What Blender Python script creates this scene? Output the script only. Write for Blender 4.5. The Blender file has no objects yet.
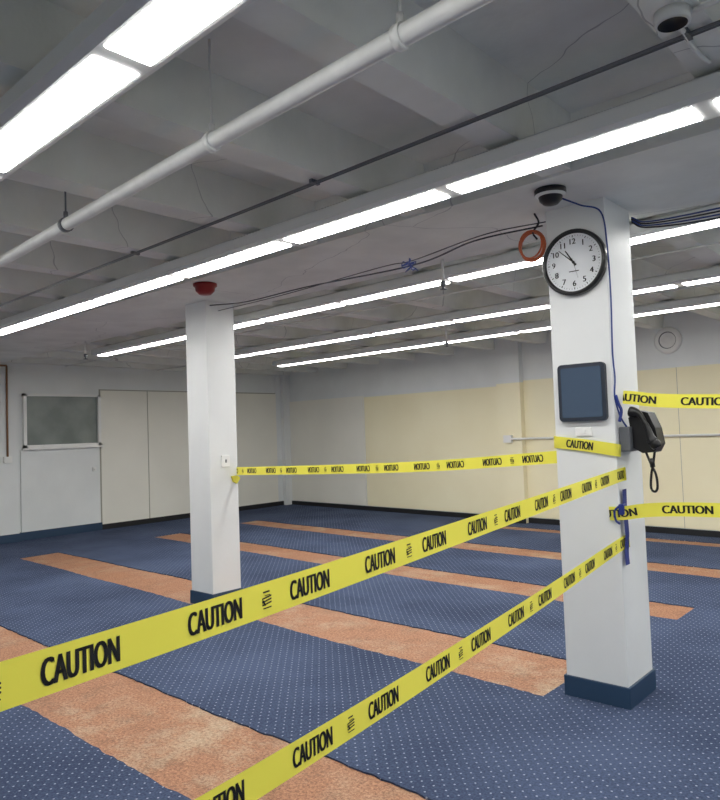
import bpy, bmesh, math, random
from mathutils import Vector, Matrix
random.seed(4)
scene = bpy.context.scene

# ------------------------------------------------------------------ materials
def lin(c):
    return tuple(((v/255)/12.92 if v/255 <= 0.04045 else ((v/255+0.055)/1.055)**2.4) for v in c)+(1.0,)

def N(nt, t, **kw):
    n = nt.nodes.new(t)
    for k, v in kw.items(): setattr(n, k, v)
    return n

def mat(name, col, rough=0.6, metal=0.0, col2=None, scale=6.0, bump=0.0, bscale=40.0, contrast=(0.35, 0.65)):
    m = bpy.data.materials.new(name); m.use_nodes = True
    nt = m.node_tree; b = nt.nodes['Principled BSDF']
    b.inputs['Roughness'].default_value = rough
    b.inputs['Metallic'].default_value = metal
    b.inputs['Base Color'].default_value = lin(col)
    tc = N(nt, 'ShaderNodeTexCoord')
    if col2 is not None:
        no = N(nt, 'ShaderNodeTexNoise'); no.inputs['Scale'].default_value = scale; no.inputs['Detail'].default_value = 6
        nt.links.new(tc.outputs['Object'], no.inputs['Vector'])
        r = N(nt, 'ShaderNodeValToRGB')
        r.color_ramp.elements[0].position = contrast[0]; r.color_ramp.elements[0].color = lin(col)
        r.color_ramp.elements[1].position = contrast[1]; r.color_ramp.elements[1].color = lin(col2)
        nt.links.new(no.outputs['Fac'], r.inputs['Fac']); nt.links.new(r.outputs['Color'], b.inputs['Base Color'])
    if bump > 0:
        n2 = N(nt, 'ShaderNodeTexNoise'); n2.inputs['Scale'].default_value = bscale; n2.inputs['Detail'].default_value = 5
        nt.links.new(tc.outputs['Object'], n2.inputs['Vector'])
        bp = N(nt, 'ShaderNodeBump'); bp.inputs['Strength'].default_value = bump; bp.inputs['Distance'].default_value = 0.01
        nt.links.new(n2.outputs['Fac'], bp.inputs['Height']); nt.links.new(bp.outputs['Normal'], b.inputs['Normal'])
    return m

M_ceil = mat('painted_concrete_ceiling', (235,237,232), 0.8, col2=(219,221,216), scale=2.2, bump=0.5, bscale=9)
def add_cracks(m):
    nt = m.node_tree; b = nt.nodes['Principled BSDF']
    src = b.inputs['Base Color'].links[0].from_socket
    tc = N(nt, 'ShaderNodeTexCoord')
    no = N(nt, 'ShaderNodeTexNoise'); no.inputs['Scale'].default_value = 1.6; no.inputs['Detail'].default_value = 3
    nt.links.new(tc.outputs['Object'], no.inputs['Vector'])
    add = N(nt, 'ShaderNodeVectorMath', operation='ADD')
    sc = N(nt, 'ShaderNodeVectorMath', operation='SCALE'); sc.inputs['Scale'].default_value = 0.5
    nt.links.new(no.outputs['Color'], sc.inputs[0]); nt.links.new(tc.outputs['Object'], add.inputs[0]); nt.links.new(sc.outputs[0], add.inputs[1])
    vo = N(nt, 'ShaderNodeTexVoronoi', feature='DISTANCE_TO_EDGE'); vo.inputs['Scale'].default_value = 0.45
    nt.links.new(add.outputs[0], vo.inputs['Vector'])
    lt = N(nt, 'ShaderNodeMath', operation='LESS_THAN'); lt.inputs[1].default_value = 0.0014
    nt.links.new(vo.outputs['Distance'], lt.inputs[0])
    mx = N(nt, 'ShaderNodeMix', data_type='RGBA'); mx.inputs['B'].default_value = lin((186,187,186))
    nt.links.new(lt.outputs[0], mx.inputs['Factor']); nt.links.new(src, mx.inputs['A']); nt.links.new(mx.outputs['Result'], b.inputs['Base Color'])
add_cracks(M_ceil)
M_white = mat('white_wall_paint', (228,231,231), 0.7, col2=(221,224,224), scale=1.5, bump=0.1)
M_col = mat('white_column_paint', (223,225,225), 0.55, col2=(219,221,221), scale=3, bump=0.08, bscale=25)
M_cream = mat('cream_wall_paint', (244,236,204), 0.65, col2=(240,231,197), scale=1.2, bump=0.08)
M_pale = mat('pale_cream_panel', (238,236,226), 0.65, col2=(233,231,221), scale=1.2)
M_seam = mat('seam_grey', (165,163,152), 0.8)
M_navy = mat('navy_vinyl_baseboard', (38,62,88), 0.45)
M_black = mat('black_baseboard', (26,27,30), 0.5)
M_blackp = mat('black_plastic', (16,16,18), 0.35)
M_house = mat('fixture_enamel', (214,216,215), 0.4)
M_pipe = mat('painted_pipe', (228,229,227), 0.45, col2=(214,215,213), scale=8)
M_steel = mat('dark_steel', (110,113,118), 0.4, 0.5)
M_wire = mat('dark_cable', (34,36,44), 0.5)
M_bluec = mat('blue_cable', (38,62,128), 0.5)
M_copper = mat('orange_cable', (176,84,46), 0.5)
M_red = mat('red_plastic', (130,20,20), 0.4)
M_grey = mat('grey_plastic', (92,95,100), 0.5)
M_plate = mat('white_plastic', (232,232,230), 0.4)
M_tabf = mat('tablet_frame', (34,42,56), 0.4)
M_tabs = mat('tablet_screen', (66,82,102), 0.22)
M_glass = mat('frosted_glass', (132,140,136), 0.35, col2=(112,120,118), scale=2.5)
M_brown = mat('brown_conduit', (140,104,74), 0.5)
M_btape = mat('blue_ribbon', (24,44,120), 0.5)
M_face = mat('clock_face', (226,229,232), 0.3)

# carpet
def carpet():
    m = bpy.data.materials.new('blue_dotted_carpet'); m.use_nodes = True
    nt = m.node_tree; b = nt.nodes['Principled BSDF']; b.inputs['Roughness'].default_value = 0.95
    b.inputs['Specular IOR Level'].default_value = 0.15
    tc = N(nt, 'ShaderNodeTexCoord')
    mp = N(nt, 'ShaderNodeMapping'); mp.inputs['Rotation'].default_value = (0,0,math.radians(45)); s = 1/0.047
    mp.inputs['Scale'].default_value = (s,s,s)
    nt.links.new(tc.outputs['Object'], mp.inputs['Vector'])
    sep = N(nt, 'ShaderNodeSeparateXYZ'); nt.links.new(mp.outputs[0], sep.inputs[0])
    cs = []
    for ax in ('X','Y'):
        f = N(nt, 'ShaderNodeMath', operation='FRACT'); nt.links.new(sep.outputs[ax], f.inputs[0])
        su = N(nt, 'ShaderNodeMath', operation='SUBTRACT'); su.inputs[1].default_value = 0.5; nt.links.new(f.outputs[0], su.inputs[0])
        p = N(nt, 'ShaderNodeMath', operation='MULTIPLY'); nt.links.new(su.outputs[0], p.inputs[0]); nt.links.new(su.outputs[0], p.inputs[1])
        cs.append(p)
    ad = N(nt, 'ShaderNodeMath', operation='ADD'); nt.links.new(cs[0].outputs[0], ad.inputs[0]); nt.links.new(cs[1].outputs[0], ad.inputs[1])
    lt = N(nt, 'ShaderNodeMath', operation='LESS_THAN'); lt.inputs[1].default_value = 0.011; nt.links.new(ad.outputs[0], lt.inputs[0])
    no = N(nt, 'ShaderNodeTexNoise'); no.inputs['Scale'].default_value = 90; no.inputs['Detail'].default_value = 3
    nt.links.new(tc.outputs['Object'], no.inputs['Vector'])
    n3 = N(nt, 'ShaderNodeTexNoise'); n3.inputs['Scale'].default_value = 1.1; n3.inputs['Detail'].default_value = 4
    nt.links.new(tc.outputs['Object'], n3.inputs['Vector'])
    mm = N(nt, 'ShaderNodeMath', operation='ADD'); nt.links.new(no.outputs['Fac'], mm.inputs[0]); nt.links.new(n3.outputs['Fac'], mm.inputs[1])
    r = N(nt, 'ShaderNodeValToRGB')
    r.color_ramp.elements[0].position = 0.7; r.color_ramp.elements[0].color = lin((51,61,85))
    r.color_ramp.elements[1].position = 1.0; r.color_ramp.elements[1].color = lin((73,85,111))
    hv = N(nt, 'ShaderNodeMath', operation='MULTIPLY'); hv.inputs[1].default_value = 0.85
    nt.links.new(mm.outputs[0], hv.inputs[0]); nt.links.new(hv.outputs[0], r.inputs['Fac'])
    mx = N(nt, 'ShaderNodeMix', data_type='RGBA'); mx.inputs['B'].default_value = lin((146,154,170))
    nt.links.new(lt.outputs[0], mx.inputs['Factor']); nt.links.new(r.outputs['Color'], mx.inputs['A'])
    nt.links.new(mx.outputs['Result'], b.inputs['Base Color'])
    return m
M_carpet = carpet()

def subfloor():
    m = bpy.data.materials.new('exposed_adhesive_subfloor'); m.use_nodes = True
    nt = m.node_tree; b = nt.nodes['Principled BSDF']; b.inputs['Roughness'].default_value = 0.7
    tc = N(nt, 'ShaderNodeTexCoord')
    def noise(s, d, r):
        n = N(nt, 'ShaderNodeTexNoise'); n.inputs['Scale'].default_value = s; n.inputs['Detail'].default_value = d; n.inputs['Roughness'].default_value = r
        nt.links.new(tc.outputs['Object'], n.inputs['Vector']); return n
    def ramp(src, p0, c0, p1, c1):
        r = N(nt, 'ShaderNodeValToRGB'); r.color_ramp.elements[0].position = p0; r.color_ramp.elements[0].color = c0
        r.color_ramp.elements[1].position = p1; r.color_ramp.elements[1].color = c1
        nt.links.new(src, r.inputs['Fac']); return r
    c = noise(60, 5, .9); a = noise(2.6, 9, .74); d = noise(.8, 4, .6); g = noise(5, 8, .75)
    r1 = ramp(c.outputs['Fac'], .40, lin((112,70,48)), .60, lin((184,134,100)))
    rs = ramp(g.outputs['Fac'], .34, (.70,.68,.66,1), .50, (1,1,1,1))
    m1 = N(nt, 'ShaderNodeMix', data_type='RGBA', blend_type='MULTIPLY'); m1.inputs['Factor'].default_value = 1
    nt.links.new(r1.outputs['Color'], m1.inputs['A']); nt.links.new(rs.outputs['Color'], m1.inputs['B'])
    r2 = ramp(a.outputs['Fac'], .46, (0,0,0,1), .64, (.75,.75,.75,1))
    r3 = ramp(d.outputs['Fac'], .42, (.0,.0,.0,1), .60, (1,1,1,1))
    mu = N(nt, 'ShaderNodeMath', operation='MULTIPLY'); nt.links.new(r2.outputs['Color'], mu.inputs[0]); nt.links.new(r3.outputs['Color'], mu.inputs[1])
    r4 = ramp(c.outputs['Fac'], .38, lin((140,118,92)), .62, lin((204,188,162)))
    mx = N(nt, 'ShaderNodeMix', data_type='RGBA')
    nt.links.new(mu.outputs[0], mx.inputs['Factor']); nt.links.new(m1.outputs['Result'], mx.inputs['A']); nt.links.new(r4.outputs['Color'], mx.inputs['B'])
    nt.links.new(mx.outputs['Result'], b.inputs['Base Color'])
    bp = N(nt, 'ShaderNodeBump'); bp.inputs['Strength'].default_value = .4; bp.inputs['Distance'].default_value = 0.004
    nt.links.new(c.outputs['Fac'], bp.inputs['Height']); nt.links.new(bp.outputs['Normal'], b.inputs['Normal'])
    return m
M_sub = subfloor()

M_lens = bpy.data.materials.new('lit_fluorescent_lens'); M_lens.use_nodes = True
nt = M_lens.node_tree; nt.nodes.clear()
e = N(nt, 'ShaderNodeEmission'); e.inputs['Color'].default_value = (1.0, 0.99, 0.955, 1); e.inputs['Strength'].default_value = 23.0
o = N(nt, 'ShaderNodeOutputMaterial'); nt.links.new(e.outputs[0], o.inputs[0])

M_tape = bpy.data.materials.new('yellow_plastic_tape'); M_tape.use_nodes = True
nt = M_tape.node_tree; b = nt.nodes['Principled BSDF']; b.inputs['Base Color'].default_value = lin((244,236,92)); b.inputs['Roughness'].default_value = 0.35
tr = N(nt, 'ShaderNodeBsdfTranslucent'); tr.inputs['Color'].default_value = lin((244,236,92))
ms = N(nt, 'ShaderNodeMixShader'); ms.inputs[0].default_value = 0.3
nt.links.new(b.outputs[0], ms.inputs[1]); nt.links.new(tr.outputs[0], ms.inputs[2]); nt.links.new(ms.outputs[0], nt.nodes['Material Output'].inputs[0])
M_ink = mat('black_print', (20,20,20), 0.5)

# ------------------------------------------------------------------ mesh helpers
class B:
    def __init__(s, name, *mats):
        s.name = name; s.bm = bmesh.new(); s.mats = mats
    def box(s, x0,x1,y0,y1,z0,z1, mi=0, bev=0.0):
        r = bmesh.ops.create_cube(s.bm, size=1.0)
        for v in r['verts']:
            v.co = Vector((x0+(v.co.x+.5)*(x1-x0), y0+(v.co.y+.5)*(y1-y0), z0+(v.co.z+.5)*(z1-z0)))
        fs = set(f for v in r['verts'] for f in v.link_faces)
        for f in fs: f.material_index = mi
        if bev > 0:
            es = list(set(e for v in r['verts'] for e in v.link_edges))
            rr = bmesh.ops.bevel(s.bm, geom=es, offset=bev, segments=2, affect='EDGES', profile=0.5)
            for f in rr['faces']: f.material_index = mi
        return s
    def prism(s, prof, axis, a0, a1, mi=0):
        def P(p, a): return (a, p[0], p[1]) if axis == 'X' else ((p[0], a, p[1]) if axis == 'Y' else (p[0], p[1], a))
        A = [s.bm.verts.new(P(p, a0)) for p in prof]; C = [s.bm.verts.new(P(p, a1)) for p in prof]
        n = len(prof); fs = [s.bm.faces.new(A), s.bm.faces.new(C[::-1])]
        for i in range(n): fs.append(s.bm.faces.new([A[i], C[i], C[(i+1)%n], A[(i+1)%n]]))
        for f in fs: f.material_index = mi
        return s
    def tube(s, pts, r, mi=0, seg=8, closed=False):
        pts = [Vector(p) for p in pts]; n = len(pts); rings = []
        for i, p in enumerate(pts):
            if closed: t = pts[(i+1)%n]-pts[(i-1)%n]
            else: t = pts[min(i+1,n-1)]-pts[max(i-1,0)]
            t.normalize()
            up = Vector((0,0,1)) if abs(t.z) < 0.9 else Vector((0,1,0))
            a = t.cross(up).normalized(); c = a.cross(t)
            rr = r[i] if isinstance(r, (list,tuple)) else r
            rings.append([s.bm.verts.new(p + a*math.cos(2*math.pi*k/seg)*rr + c*math.sin(2*math.pi*k/seg)*rr) for k in range(seg)])
        for i in range(n if closed else n-1):
            A, C = rings[i], rings[(i+1)%n]
            for k in range(seg):
                f = s.bm.faces.new([A[k], A[(k+1)%seg], C[(k+1)%seg], C[k]]); f.material_index = mi; f.smooth = True
        if not closed:
            for R in (rings[0], rings[-1]):
                f = s.bm.faces.new(R); f.material_index = mi
        return s
    def lathe(s, prof, origin, axis, mi=0, seg=40, mis=None):
        ax = Vector(axis).normalized(); up = Vector((0,0,1)) if abs(ax.z) < .9 else Vector((0,1,0))
        a = ax.cross(up).normalized(); c = ax.cross(a); O = Vector(origin); rings = []
        for r, h in prof:
            if r < 1e-6: rings.append([s.bm.verts.new(O+ax*h)])
            else: rings.append([s.bm.verts.new(O+ax*h+a*math.cos(2*math.pi*k/seg)*r+c*math.sin(2*math.pi*k/seg)*r) for k in range(seg)])
        for i in range(len(rings)-1):
            A, C = rings[i], rings[i+1]; m = mis[i] if mis else mi
            for k in range(seg):
                k2 = (k+1)%seg
                vs = [A[k%len(A)], A[k2%len(A)], C[k2%len(C)], C[k%len(C)]]
                u = []
                for v in vs:
                    if v not in u: u.append(v)
                if len(u) >= 3:
                    f = s.bm.faces.new(u); f.material_index = m; f.smooth = True
        return s
    def poly(s, pts, mi=0):
        f = s.bm.faces.new([s.bm.verts.new(p) for p in pts]); f.material_index = mi; return s
    def shear(s, fn):
        for v in s.bm.verts: v.co.y += fn(v.co.x)
        return s
    def done(s, recalc=True):
        if recalc: bmesh.ops.recalc_face_normals(s.bm, faces=s.bm.faces)
        me = bpy.data.meshes.new(s.name); s.bm.to_mesh(me); s.bm.free()
        for m in s.mats: me.materials.append(m)
        ob = bpy.data.objects.new(s.name, me); scene.collection.objects.link(ob); return ob

def smooth_path(ctrl, n=10):
    P = [Vector(c) for c in ctrl]; P = [P[0]*2-P[1]] + P + [P[-1]*2-P[-2]]; out = []
    for i in range(1, len(P)-2):
        for k in range(n):
            t = k/n; p0,p1,p2,p3 = P[i-1:i+3]
            out.append(0.5*((2*p1)+(p2-p0)*t+(2*p0-5*p1+4*p2-p3)*t*t+(3*p1-p0-3*p2+p3)*t**3))
    out.append(P[-2]); return out

def text_mesh(txt):
    cu = bpy.data.curves.new('t', 'FONT'); cu.body = txt; cu.size = 1.0; cu.fill_mode = 'FRONT'; cu.resolution_u = 4
    ob = bpy.data.objects.new('t', cu); scene.collection.objects.link(ob)
    dg = bpy.context.evaluated_depsgraph_get(); me = bpy.data.meshes.new_from_object(ob.evaluated_get(dg))
    vs = [v.co.copy() for v in me.vertices]; fs = [tuple(p.vertices) for p in me.polygons]
    bpy.data.objects.remove(ob); bpy.data.meshes.remove(me)
    x0=min(v.x for v in vs); x1=max(v.x for v in vs); y0=min(v.y for v in vs); y1=max(v.y for v in vs)
    vs = [((v.x-(x0+x1)/2)/(x1-x0), (v.y-(y0+y1)/2)/(y1-y0)) for v in vs]
    return vs, fs, (x1-x0)/(y1-y0)

# ------------------------------------------------------------------ room shell
XL, XR, YN, YF, ZC = -11.8, 3.2, -2.0, 10.7, 3.16
WK = -0.055                       # the back wall is slightly out of square
wsh = lambda x: WK*(x-XL)
B('floor', M_sub).box(XL-.15, XR+.15, YN-.15, YF+.15, -0.12, 0).done()
B('ceiling', M_ceil).box(XL-.15, XR+.15, YN-.15, YF+.15, ZC, ZC+.15).done()

b = B('wall_left', M_white, M_pale, M_seam)
b.box(XL-.15, XL, YN, YF, 0, ZC)
b.box(XL, XL+.02, 6.22, 7.15, 0.1, 2.48, 1).box(XL, XL+.02, 7.17, 9.24, 0.1, 2.48, 1).box(XL, XL+.02, 9.26, 10.36, 0.1, 2.48, 1)
b.box(XL, XL+.005, 6.2, 10.36, 0.1, 2.5, 2)
b.box(XL, XL+.12, 10.50, YF, 0, ZC, 0)
b.box(XL, XL+.02, 10.36, 10.50, 0, ZC, 0)
b.box(XL, XL+.10, 1.0, 4.76, 0, 2.75, 0)
b.box(XL, XL+.03, 4.82, 6.18, 0.1, 1.48, 0)
b.done()
b = B('wall_back', M_white, M_cream, M_seam, M_pale)
b.box(XL-.15, XR+.15, YF, YF+.15, 0, ZC)
b.box(-9.33, -6.10, YF-.012, YF, .1, 2.27, 1).box(-5.65, XR, YF-.012, YF, .1, 2.33, 1)
b.box(-11.68, -9.35, YF-.012, YF, .1, 2.3, 3)
b.box(-6.10, -5.65, YF-.13, YF, 0, 2.3, 1).box(-6.10, -5.65, YF-.13, YF, 2.3, ZC-.05, 0)
for x in (-3.2, -0.6): b.box(x, x+.006, YF-.014, YF, .1, 2.33, 2)
b.shear(wsh).done()
B('wall_right', M_white).box(XR, XR+.15, YN, YF+wsh(XR), 0, ZC).done()
B('wall_front', M_white).box(XL-.15, XR+.15, YN-.15, YN, 0, ZC).done()
b = B('baseboard_left', M_black, M_navy)
b.box(XL, XL+.035, 6.2, 10.5, 0, .10, 0).box(XL, XL+.05, 4.78, 6.2, 0, .14, 1).box(XL+.10, XL+.115, 1.0, 4.78, 0, .14, 1).done()
b = B('baseboard_back', M_black); b.box(XL+.12, -6.10, YF-.03, YF, 0, .09).box(-5.65, XR, YF-.03, YF, 0, .09).box(-6.11,-5.64,YF-.145,YF-.13,0,.09).shear(wsh).done()

# ceiling joists + girder
x = -0.68 + 0.92*4
b = B('ceiling_joists', M_ceil)
while x > XL:
    b.prism([(x-.08,2.90),(x+.08,2.90),(x+.12,ZC),(x-.12,ZC)], 'Y', YN, YF+wsh(x)); x -= 0.92
b.done()
b = B('ceiling_girder', M_ceil)
b.prism([(3.38,2.887),(4.50,2.887),(4.56,ZC),(3.32,ZC)], 'X', XL, XR)
b.done()

# ------------------------------------------------------------------ carpet (ragged cut edges along the lifted strips)
zc = 0.009
strips = [(-10.2,-0.9,(1.81,0.0),(2.46,-.002)), (-10.05,-2.03,(3.79,-.035),(4.48,-.018)), (-10.1,-1.93,(5.86,-.04),(6.33,-.046)),
          (-10.2,2.2,(7.60,-.045),(8.05,-.046)), (-6.5,2.4,(9.40,-.05),(9.68,-.05))]
def edge(e, xa, xb, jit=.007):
    n = max(2, int(abs(xb-xa)/.05)); out = []
    for i in range(n+1):
        x = xa+(xb-xa)*i/n
        out.append(Vector((x, e[0]+e[1]*(x+2)+(random.uniform(-jit,jit)+.008*math.sin(x*3.1+e[0]))*(0 if i in (0,n) else 1), 0)))
    return out
cb = B('carpet', M_carpet)
def slab(bot, top):
    pts = bot + top[::-1]
    A = [cb.bm.verts.new((p.x,p.y,zc)) for p in pts]; C = [cb.bm.verts.new((p.x,p.y,0.0)) for p in pts]
    cb.bm.faces.new(A)
    for i in range(len(pts)):
        j = (i+1)%len(pts); cb.bm.faces.new([A[i],A[j],C[j],C[i]])
V3 = lambda x,y: Vector((x,y,0))
prev = [V3(XL,YN), V3(XR,YN)]
for (a,c,n_,f_) in strips:
    ne = edge(n_, a, c); fe = edge(f_, a, c)
    yl = n_[0]+n_[1]*(XL+2); yr = n_[0]+n_[1]*(XR+2)
    slab(prev, [V3(XL,yl)]+ne+[V3(XR,yr)])
    yl2 = f_[0]+f_[1]*(XL+2); yr2 = f_[0]+f_[1]*(XR+2)
    slab([V3(XL,yl), ne[0]], [V3(XL,yl2), fe[0]])
    slab([ne[-1], V3(XR,yr)], [fe[-1], V3(XR,yr2)])
    prev = [V3(XL,yl2)]+fe+[V3(XR,yr2)]
slab(prev, [V3(XL,YF), V3(XR,YF+wsh(XR))])
cb.done()

# ------------------------------------------------------------------ columns
def column(x0,x1,y0,y1):
    b = B('square_column', M_col, M_navy)
    b.box(x0,x1,y0,y1,0,2.89,0,0.006)
    b.box(x0-.012,x1+.012,y0-.012,y1+.012,0.0,.125,1,0.004)
    return b.done()
column(-1.93,-1.565,3.90,4.28)
column(-5.80,-5.46,3.96,4.29)

# ------------------------------------------------------------------ light fixtures
def light_row(yc, slope, hw, x_end=-9.32, x_start=2.9):
    b = B('fluorescent_light_row', M_house, M_lens, M_steel)
    yl, yr = yc-.125, yc+.125
    b.prism([(yl,2.80),(yl+.03,2.785),(yr-.03,2.785),(yr,2.80),(yr,2.86),(yr-.04,2.885),(yl+.04,2.885),(yl,2.86)], 'X', x_end, x_start)
    x = -0.737 + 1.2205*3
    while x > x_end + .5:
        if x <= x_start+.1:
            xa, xb = x-1.18, x-.0
            b.prism([(yc-hw,2.787),(yc-hw+.01,2.779),(yc+hw-.01,2.779),(yc+hw,2.787)], 'X', xa, xb-.04, 1)
        x -= 1.2205
    b.shear(lambda x: slope*(x+2))
    return b.done()
light_row(1.128, -.025, .085)
light_row(2.91, -.018, .075)
light_row(4.64, -.038, .072)
light_row(6.47, -.030, .072)
light_row(7.88, -.052, .072)

# ------------------------------------------------------------------ pipe with hangers
b = B('ceiling_pipe', M_pipe, M_steel)
pp = [(3.2,1.50,2.75),(-1.0,1.59,2.75),(-2.2,1.645,2.75),(-4.6,1.78,2.75),(-8,1.93,2.75),(-11.8,2.1,2.75)]
b.tube(pp, 0.032, 0, 16)
def py(x):
    for p,q in zip(pp,pp[1:]):
        if q[0] <= x <= p[0]: return p[1]+(q[1]-p[1])*(x-p[0])/(q[0]-p[0])
for x, mi in ((-0.2,0),(-1.22,0),(-2.2,0),(-3.6,1),(-5.4,1),(-7.2,1),(-9.5,1),(1.4,0)):
    y = py(x)
    b.tube([(x-.015,y,2.75),(x+.015,y,2.75)], 0.039, mi, 16)
    b.tube([(x,y,2.78),(x,y,ZC)], 0.005, mi, 8)
    b.tube([(x,y,2.785),(x,y,2.82)], 0.012, mi, 8)
b.done()

b = B('ceiling_conduit', M_steel)
for dy, r in ((0,.006),(.02,.004)):
    b.tube([(3.2,2.44+dy,2.885),(-.6,2.46+dy,2.885),(-3.2,2.54+dy,2.885),(-11.8,2.72+dy,2.885)], r, 0, 8)
for x in (-.68,-2.52,-4.36): b.box(x-.01,x+.01,2.44+(-.68-x)*.03,2.50+(-.68-x)*.03,2.88,2.90)
b.done()
b = B('ceiling_conduit', M_pipe)
b.tube([(3.2,5.6,2.89),(-11.8,5.6,2.89)], .008, 0, 8); b.done()
b = B('ceiling_conduit', M_pipe)
b.tube([(3.2,7.15,2.888),(-11.8,7.4,2.888)], .010, 0, 8); b.done()
b = B('ceiling_conduit', M_pipe)
b.tube(smooth_path([(-.62,2.34,2.89),(-.40,2.30,2.87),(-.25,2.45,2.88),(-.22,2.70,2.89),(-.22,2.74,2.88)],8), .010, 0, 8)
b.tube(smooth_path([(-.68,2.38,2.888),(-.69,2.6,2.888),(-.68,2.72,2.888)],6), .009, 0, 8); b.done()

b = B('junction_box', M_house, M_blackp)
b.lathe([(0,0),(.055,0),(.055,-.035),(.045,-.04),(.045,-.02),(0,-.02)], (-.68,2.32,2.90), (0,0,1), mis=[0,0,0,1,1]); b.done()

# sprinklers
for (x,y) in ((-3.04,4.40),(-8.7,4.40),(-1.0,6.1),(-5.2,7.55)):
    b = B('sprinkler_head', M_pipe, M_steel)
    top = 2.885 if y < 4.7 else ZC
    b.tube([(x,y,top),(x,y,2.72)], .011, 0, 10)
    b.lathe([(0,.06),(.02,.06),(.022,.03),(.012,.02),(.01,0),(.03,-.002),(.03,-.006),(0,-.008)], (x,y,2.66), (0,0,1), 1, 16); b.done()

# dome detector and fire alarm
b = B('security_camera_dome', M_house, M_blackp)
b.lathe([(0,0),(.085,0),(.085,-.03),(.065,-.04),(.06,-.06),(.04,-.08),(0,-.09)], (-1.72,3.55,2.885), (0,0,1), mis=[1,1,0,1,1,1], seg=32); b.done()
b = B('red_fire_alarm', M_house, M_red)
b.lathe([(0,0),(.10,0),(.10,-.02),(.085,-.03),(.08,-.06),(.05,-.09),(0,-.095)], (-4.87,3.53,2.885), (0,0,1), mis=[1,1,1,1,1,1], seg=32); b.done()

# ------------------------------------------------------------------ wall clock
cx, cy, cz, cr = -1.752, 3.899, 2.54, 0.194
b = B('wall_clock', M_blackp, M_face, M_ink)
b.lathe([(0,0),(cr,0),(cr,.035),(cr-.008,.045),(cr-.02,.04),(cr-.024,.025),(0,.025)], (cx,cy,cz), (0,-1,0), mis=[0,0,0,0,0,1], seg=64)
yf = cy-.0265
for h in range(12):
    vs, fs, asp = text_mesh(str(12 if h == 0 else h))
    a = math.radians(30*h); H = .032; W = H*asp
    ox, oz = cx+math.sin(a)*.124, cz+math.cos(a)*.124
    for off in (-.0012,.0012):
        V = [b.bm.verts.new((ox+v[0]*W+off, yf, oz+v[1]*H)) for v in vs]
        for f in fs:
            try: g = b.bm.faces.new([V[i] for i in f]); g.material_index = 2
            except Exception: pass
for t in range(60):
    a = math.radians(6*t); L = .012 if t % 5 == 0 else .006; w = .0022 if t % 5 == 0 else .001
    d = Vector((math.sin(a),0,math.cos(a))); n = Vector((math.cos(a),0,-math.sin(a))); c = Vector((cx,yf,cz))
    b.poly([c+d*(.160-L)-n*w, c+d*.160-n*w, c+d*.160+n*w, c+d*(.160-L)+n*w], 2)
for ang, L, w, yy in ((313,.12,.004,-.004),(328,.088,.006,-.003),(165,.1,.001,-.005)):
    a = math.radians(ang); d = Vector((math.sin(a),0,math.cos(a))); n = Vector((math.cos(a),0,-math.sin(a))); c = Vector((cx,yf+yy,cz))
    b.poly([c-d*.025-n*w, c+d*L-n*w*.5, c+d*L+n*w*.5, c-d*.025+n*w], 2)
b.lathe([(0,0),(.008,0),(.008,.006),(0,.006)], (cx,yf,cz), (0,-1,0), 2, 16)
b.box(cx-.03,cx+.03,yf-.0004,yf,cz-.055,cz-.050,2)
b.done(recalc=False)

# ------------------------------------------------------------------ tablet / notice frame
def rrect(x0,x1,z0,z1,r,n=6):
    out = []
    for (cxx,czz,a0) in ((x1-r,z1-r,0),(x0+r,z1-r,90),(x0+r,z0+r,180),(x1-r,z0+r,270)):
        for i in range(n+1):
            a = math.radians(a0+90*i/n); out.append((cxx+r*math.cos(a), czz+r*math.sin(a)))
    return out
b = B('wall_tablet', M_tabf, M_tabs)
b.prism(rrect(-1.885,-1.60,1.61,1.945,.025), 'Y', 3.872, 3.90, 0)
b.prism(rrect(-1.864,-1.621,1.632,1.923,.012), 'Y', 3.869, 3.872, 1)
b.done()
b = B('light_switch_plate', M_plate); b.box(-1.80,-1.70,3.89,3.90,1.525,1.575,0,.003).box(-1.765,-1.735,3.885,3.89,1.54,1.56).done()
b = B('light_switch_plate', M_plate, M_grey); b.box(-5.46,-5.442,4.09,4.18,1.30,1.41,0,.003).box(-5.442,-5.438,4.128,4.142,1.34,1.37,1).done()

# ------------------------------------------------------------------ emergency handset on column
b = B('wall_telephone', M_grey, M_blackp)
b.box(-1.565,-1.50,3.94,4.12,1.43,1.57,0,.008)
b.prism([(-1.52,1.62),(-1.47,1.66),(-1.41,1.645),(-1.375,1.56),(-1.36,1.47),(-1.385,1.425),(-1.45,1.42),(-1.50,1.45)], 'Y', 3.98, 4.09, 1)
b.tube(smooth_path([(-1.50,3.96,1.655),(-1.45,3.955,1.64),(-1.41,3.955,1.57),(-1.385,3.955,1.50),(-1.36,3.96,1.45)],6),
       [.030,.030,.029,.027,.024,.021,.018,.017,.016,.015,.015,.015,.015,.015,.016,.017,.018,.02,.024,.027,.029,.030,.030,.028,.025], 1, 12)
b.tube(smooth_path([(-1.44,4.0,1.43),(-1.415,4.0,1.36),(-1.39,4.0,1.30),(-1.385,4.0,1.23),(-1.40,4.0,1.205),(-1.42,4.0,1.225),(-1.415,4.0,1.30),(-1.40,4.0,1.37),(-1.39,4.0,1.43)],6), .007, 1, 8)
b.tube([(-1.41,4.0,1.39),(-1.405,4.0,1.34)], .014, 1, 10)
b.done()
b = B('blue_cord', M_bluec)
b.tube(smooth_path([(-1.72,3.70,2.87),(-1.66,3.80,2.84),(-1.58,3.885,2.80),(-1.555,3.89,2.6),(-1.553,3.90,2.3),(-1.556,3.892,2.0),(-1.553,3.90,1.85),(-1.556,3.892,1.74),(-1.545,3.93,1.63),(-1.53,3.99,1.56)],8), .005, 0, 8)
b.done()
b = B('blue_ribbon', M_btape)
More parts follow.
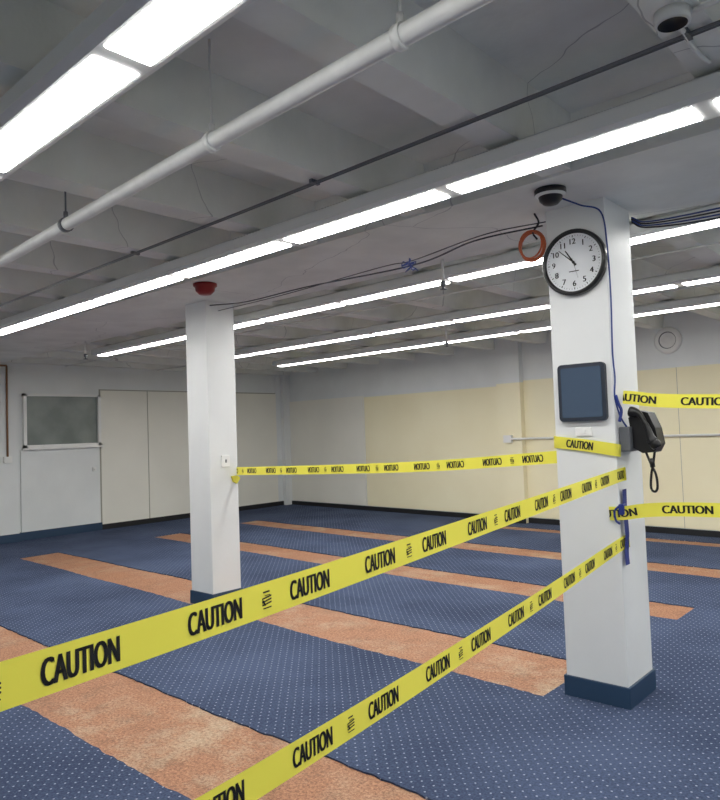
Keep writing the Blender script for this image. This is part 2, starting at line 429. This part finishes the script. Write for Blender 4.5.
for i in range(10):
    z0, z1 = 1.22-.042*i, 1.22-.042*(i+1); y0 = 3.905+.012*math.sin(i*1.1); y1 = 3.905+.012*math.sin((i+1)*1.1)
    b.poly([(-1.545-.006*math.sin(i),y0,z0),(-1.545-.006*math.sin(i),y0+.06,z0),(-1.545-.006*math.sin(i+1),y1+.06,z1),(-1.545-.006*math.sin(i+1),y1,z1)])
b.box(-1.565,-1.535,3.88,3.94,1.08,1.14,0,.006)
b.tube(smooth_path([(-1.56,3.885,1.13),(-1.585,3.88,1.10),(-1.58,3.88,1.05),(-1.56,3.885,1.03)],5), .006, 0, 8)
b.tube(smooth_path([(-1.55,3.89,1.75),(-1.54,3.90,1.70),(-1.53,3.91,1.66),(-1.54,3.90,1.60)],5), .009, 0, 8)
b.done()

# ------------------------------------------------------------------ loose cables
b = B('orange_cable_coil', M_copper, M_wire)
for j in range(5):
    r = .092-.004*abs(j-2); oy = 3.875+.008*(j-2)
    b.tube([(-2.015+.008*math.sin(j)+r*.9*math.cos(t*math.pi/16), oy, 2.69+.006*math.cos(j*2)+r*math.sin(t*math.pi/16)) for t in range(32)], .006, 0, 8, True)
b.tube(smooth_path([(-1.99,3.88,2.885),(-1.96,3.87,2.82),(-2.0,3.87,2.77),(-1.97,3.86,2.72)],6), .006, 1, 8)
b.done()
b = B('hanging_cable', M_wire, M_bluec)
b.tube(smooth_path([(-5.45,4.0,2.84),(-4.6,3.75,2.72),(-3.7,3.6,2.68),(-2.64,3.5,2.63),(-2.25,3.6,2.72),(-1.94,3.88,2.80)],10), .005, 0, 8)
b.tube(smooth_path([(-5.45,4.1,2.80),(-4.2,3.8,2.72),(-2.95,3.55,2.68),(-2.64,3.5,2.66),(-2.2,3.65,2.76),(-1.94,3.95,2.84)],10), .0035, 0, 8)
pts = [(-2.66+.07*random.uniform(-1,1), 3.5+.03*random.uniform(-1,1), 2.63+.04*random.uniform(-1,1)) for _ in range(12)]
b.tube(smooth_path(pts,6), .0035, 1, 6)
b.done()
b = B('cable_bundle', M_bluec, M_wire)
for j in range(4):
    b.tube(smooth_path([(-1.55,4.27,2.84-.01*j),(-1.45,4.3,2.80-.012*j),(-1.0,4.25,2.775-.018*j),(-.3,4.3,2.80-.01*j),(1.2,4.3,2.87)],8), .005, j%2, 8)
b.done()

# ------------------------------------------------------------------ wall fittings
b = B('wall_speaker', M_plate, M_grey)
b.lathe([(0,0),(.19,0),(.19,.02),(.17,.04),(.12,.045),(.11,.03),(.06,.03),(.05,.05),(0,.055)], (-3.29,YF,2.72), (0,-1,0), mis=[0,0,0,0,1,0,0,0]); b.shear(wsh).done()
b = B('wall_conduit', M_plate)
b.tube([(-5.87,YF-.16,1.38),(-5.62,YF-.16,1.38),(-5.57,YF-.04,1.38),(XR,YF-.04,1.38)], .018, 0, 10); b.box(-5.97,-5.82,YF-.19,YF-.13,1.32,1.44).shear(wsh).done()
b = B('window_1', M_plate, M_glass, M_seam)
y0,y1,z0,z1 = 4.86,6.20,1.50,2.40
b.box(XL,XL+.07,y0,y1,z0,z0+.05).box(XL,XL+.07,y0,y1,z1-.04,z1).box(XL,XL+.07,y0,y0+.05,z0,z1).box(XL,XL+.07,y1-.05,y1,z0,z1)
b.box(XL,XL+.09,y0-.02,y1+.02,z0-.03,z0).box(XL,XL+.02,y0+.05,y1-.05,z0+.05,z1-.04,1)
b.done()
b = B('wall_conduit', M_brown, M_plate)
b.tube([(XL+.12,4.58,2.84),(XL+.12,4.58,1.35)], .016, 0, 10); b.tube([(XL+.12,4.58,2.84),(XL+.12,3.0,2.84)], .016, 0, 10)
b.box(XL+.10,XL+.15,4.52,4.64,1.28,1.38,1).done()
b = B('wall_hook', M_plate); b.box(XL+.03,XL+.06,6.04,6.10,1.05,1.12,0,.004); b.tube([(XL+.05,6.07,1.08),(XL+.08,6.07,1.08)], .012).done()

# ------------------------------------------------------------------ caution tape
TV, TF, TA = text_mesh('CAUTION')
def tape(ctrl, phase=0.0, mirrored=False, width=.076, logo_par=0, period=.307, dens=12, logos=True, tw=.146, th=.046, bold=.0022):
    P = smooth_path(ctrl, dens)
    S = [0]
    for a, c in zip(P, P[1:]): S.append(S[-1]+(c-a).length)
    def at(s):
        s = max(0, min(S[-1]-1e-6, s)); i = 0
        while i < len(S)-2 and S[i+1] < s: i += 1
        t = (s-S[i])/(S[i+1]-S[i]); p = P[i].lerp(P[i+1], t)
        def tang(j): return (P[min(j+1,len(P)-1)]-P[max(j-1,0)]).normalized()
        d = tang(i).lerp(tang(i+1), t).normalized()
        n = d.cross(Vector((0,0,1))).normalized(); u = n.cross(d).normalized()
        return p, d, n, u
    b = B('caution_tape', M_tape, M_ink)
    rows = []
    n = max(60, int(S[-1]/.04))
    for i in range(n+1):
        p,d,nn,u = at(S[-1]*i/n)
        rows.append([b.bm.verts.new(p+u*(width/2)*k) for k in (-1,0,1)])
    for A,C in zip(rows,rows[1:]):
        for k in (0,1):
            f = b.bm.faces.new([A[k],A[k+1],C[k+1],C[k]]); f.smooth = True
    def put(s, v, side):
        ss = (S[-1]-s) if mirrored else s
        p,d,nn,u = at(ss); return b.bm.verts.new(p+u*v+nn*side*.0012)
    s = phase; j = 0
    while s < S[-1]+.08:
        for side in (-1,1):
            for off in (-bold, 0, bold):
                V = [put(s+v[0]*tw+off, v[1]*th, side) for v in TV]
                for f in TF:
                    try: g = b.bm.faces.new([V[i] for i in f]); g.material_index = 1
                    except Exception: pass
        if logos and (j+logo_par) % 2 == 0 and .03 < s+period/2 < S[-1]-.03:
            c = s+period/2; k = .88
            for side in (-1,1):
                for (y0,y1,x0,x1,sk) in ((.017,.021,-.014,.010,0),(.009,.011,-.008,.012,0),(.001,.005,-.018,.016,.004),(-.007,-.003,-.018,.016,.004),(-.015,-.011,-.018,.016,.004),(-.023,-.020,-.015,.015,0)):
                    q = [(x0,y0),(x1,y0+sk),(x1,y1+sk),(x0,y1)]
                    g = b.bm.faces.new([put(c+x*k,y*k,side) for x,y in q]); g.material_index = 1
                q = [(-.018,.0),(-.012,.0),(-.004,-.015),(-.010,-.015)]
                g = b.bm.faces.new([put(c+x*k,y*k,side) for x,y in q]); g.material_index = 1
        s += period; j += 1
    return b.done(recalc=False)

# plan line shared by the two long foreground tapes
Pa = Vector((-1.160,0.439,0)); Pb = Vector((-1.552,3.86,0)); L = (Pb-Pa).length
def pl(t, z): q = Pa.lerp(Pb, t); return (q.x, q.y, z)
t0 = (YN+.005-Pa.y)/(Pb.y-Pa.y)
def start(c, k=2):
    while c > .2: c -= .307*k
    return c
s1 = (.041-t0)*L; s2 = (.217-t0)*L
tape([pl(t0,1.26), pl(-.3,1.228), pl(.1,1.226), pl(.55,1.258), pl(1.0,1.298), (-1.545,3.97,1.303)], phase=start(s1), logo_par=1)
tape([pl(t0,.90), pl(-.2,.862), pl(.2,.848), pl(.6,.873), pl(1.0,.92), (-1.545,3.97,.925)], phase=start(s2), logo_par=0)
# between columns
tape([(-1.942,3.99,1.40), (-3.0,4.06,1.33), (-4.2,4.16,1.285), (-5.455,4.27,1.25)], phase=.2)
# wrap on near column
tape([(-1.940,4.10,1.49),(-1.940,4.0,1.491),(-1.938,3.93,1.492),(-1.925,3.893,1.491),(-1.74,3.888,1.470),(-1.58,3.888,1.445),(-1.555,3.90,1.44),(-1.552,3.93,1.435)], phase=.37, width=.07, logos=False, tw=.16, period=.6)
# tapes running off to the right of the near column
tape([(-1.552,4.0,1.74),(-1.07,4.0,1.69),(1.0,4.02,1.60),(3.19,4.03,1.66)], phase=.060, logos=False, period=.385, tw=.25, th=.043, bold=.003)
tape([(-1.62,3.888,1.085),(-1.56,3.89,1.088),(-1.07,3.98,1.12),(1.0,4.0,1.10),(3.19,4.02,1.16)], phase=.030, logos=False, period=.385, tw=.25, th=.043, bold=.003)
# loose tape end at far column
b = B('tape_knot', M_tape, M_ink)
b.prism([(4.20,1.205),(4.27,1.208),(4.30,1.18),(4.26,1.13),(4.22,1.15)], 'X', -5.46, -5.44); b.done()

# ------------------------------------------------------------------ camera
p = math.radians(2.51); yaw = math.radians(41.8); roll = math.radians(1.987)
f = Vector((-math.sin(yaw)*math.cos(p), math.cos(yaw)*math.cos(p), math.sin(p)))
r = Vector((math.cos(yaw), math.sin(yaw), 0)); u = r.cross(f)
Xc = r*math.cos(roll)-u*math.sin(roll); Yc = r*math.sin(roll)+u*math.cos(roll)
mw = Matrix((Xc, Yc, -f)).transposed().to_4x4(); mw.translation = Vector((0,0,1.6))
cam = bpy.data.cameras.new('camera'); cam.sensor_fit = 'HORIZONTAL'; cam.sensor_width = 36; cam.lens = 35.0; cam.clip_start = .02
co = bpy.data.objects.new('camera', cam); scene.collection.objects.link(co); co.matrix_world = mw; scene.camera = co

w = bpy.data.worlds.new('world'); scene.world = w; w.use_nodes = True
w.node_tree.nodes['Background'].inputs[0].default_value = (.6,.65,.7,1); w.node_tree.nodes['Background'].inputs[1].default_value = .2
scene.view_settings.view_transform = 'Standard'
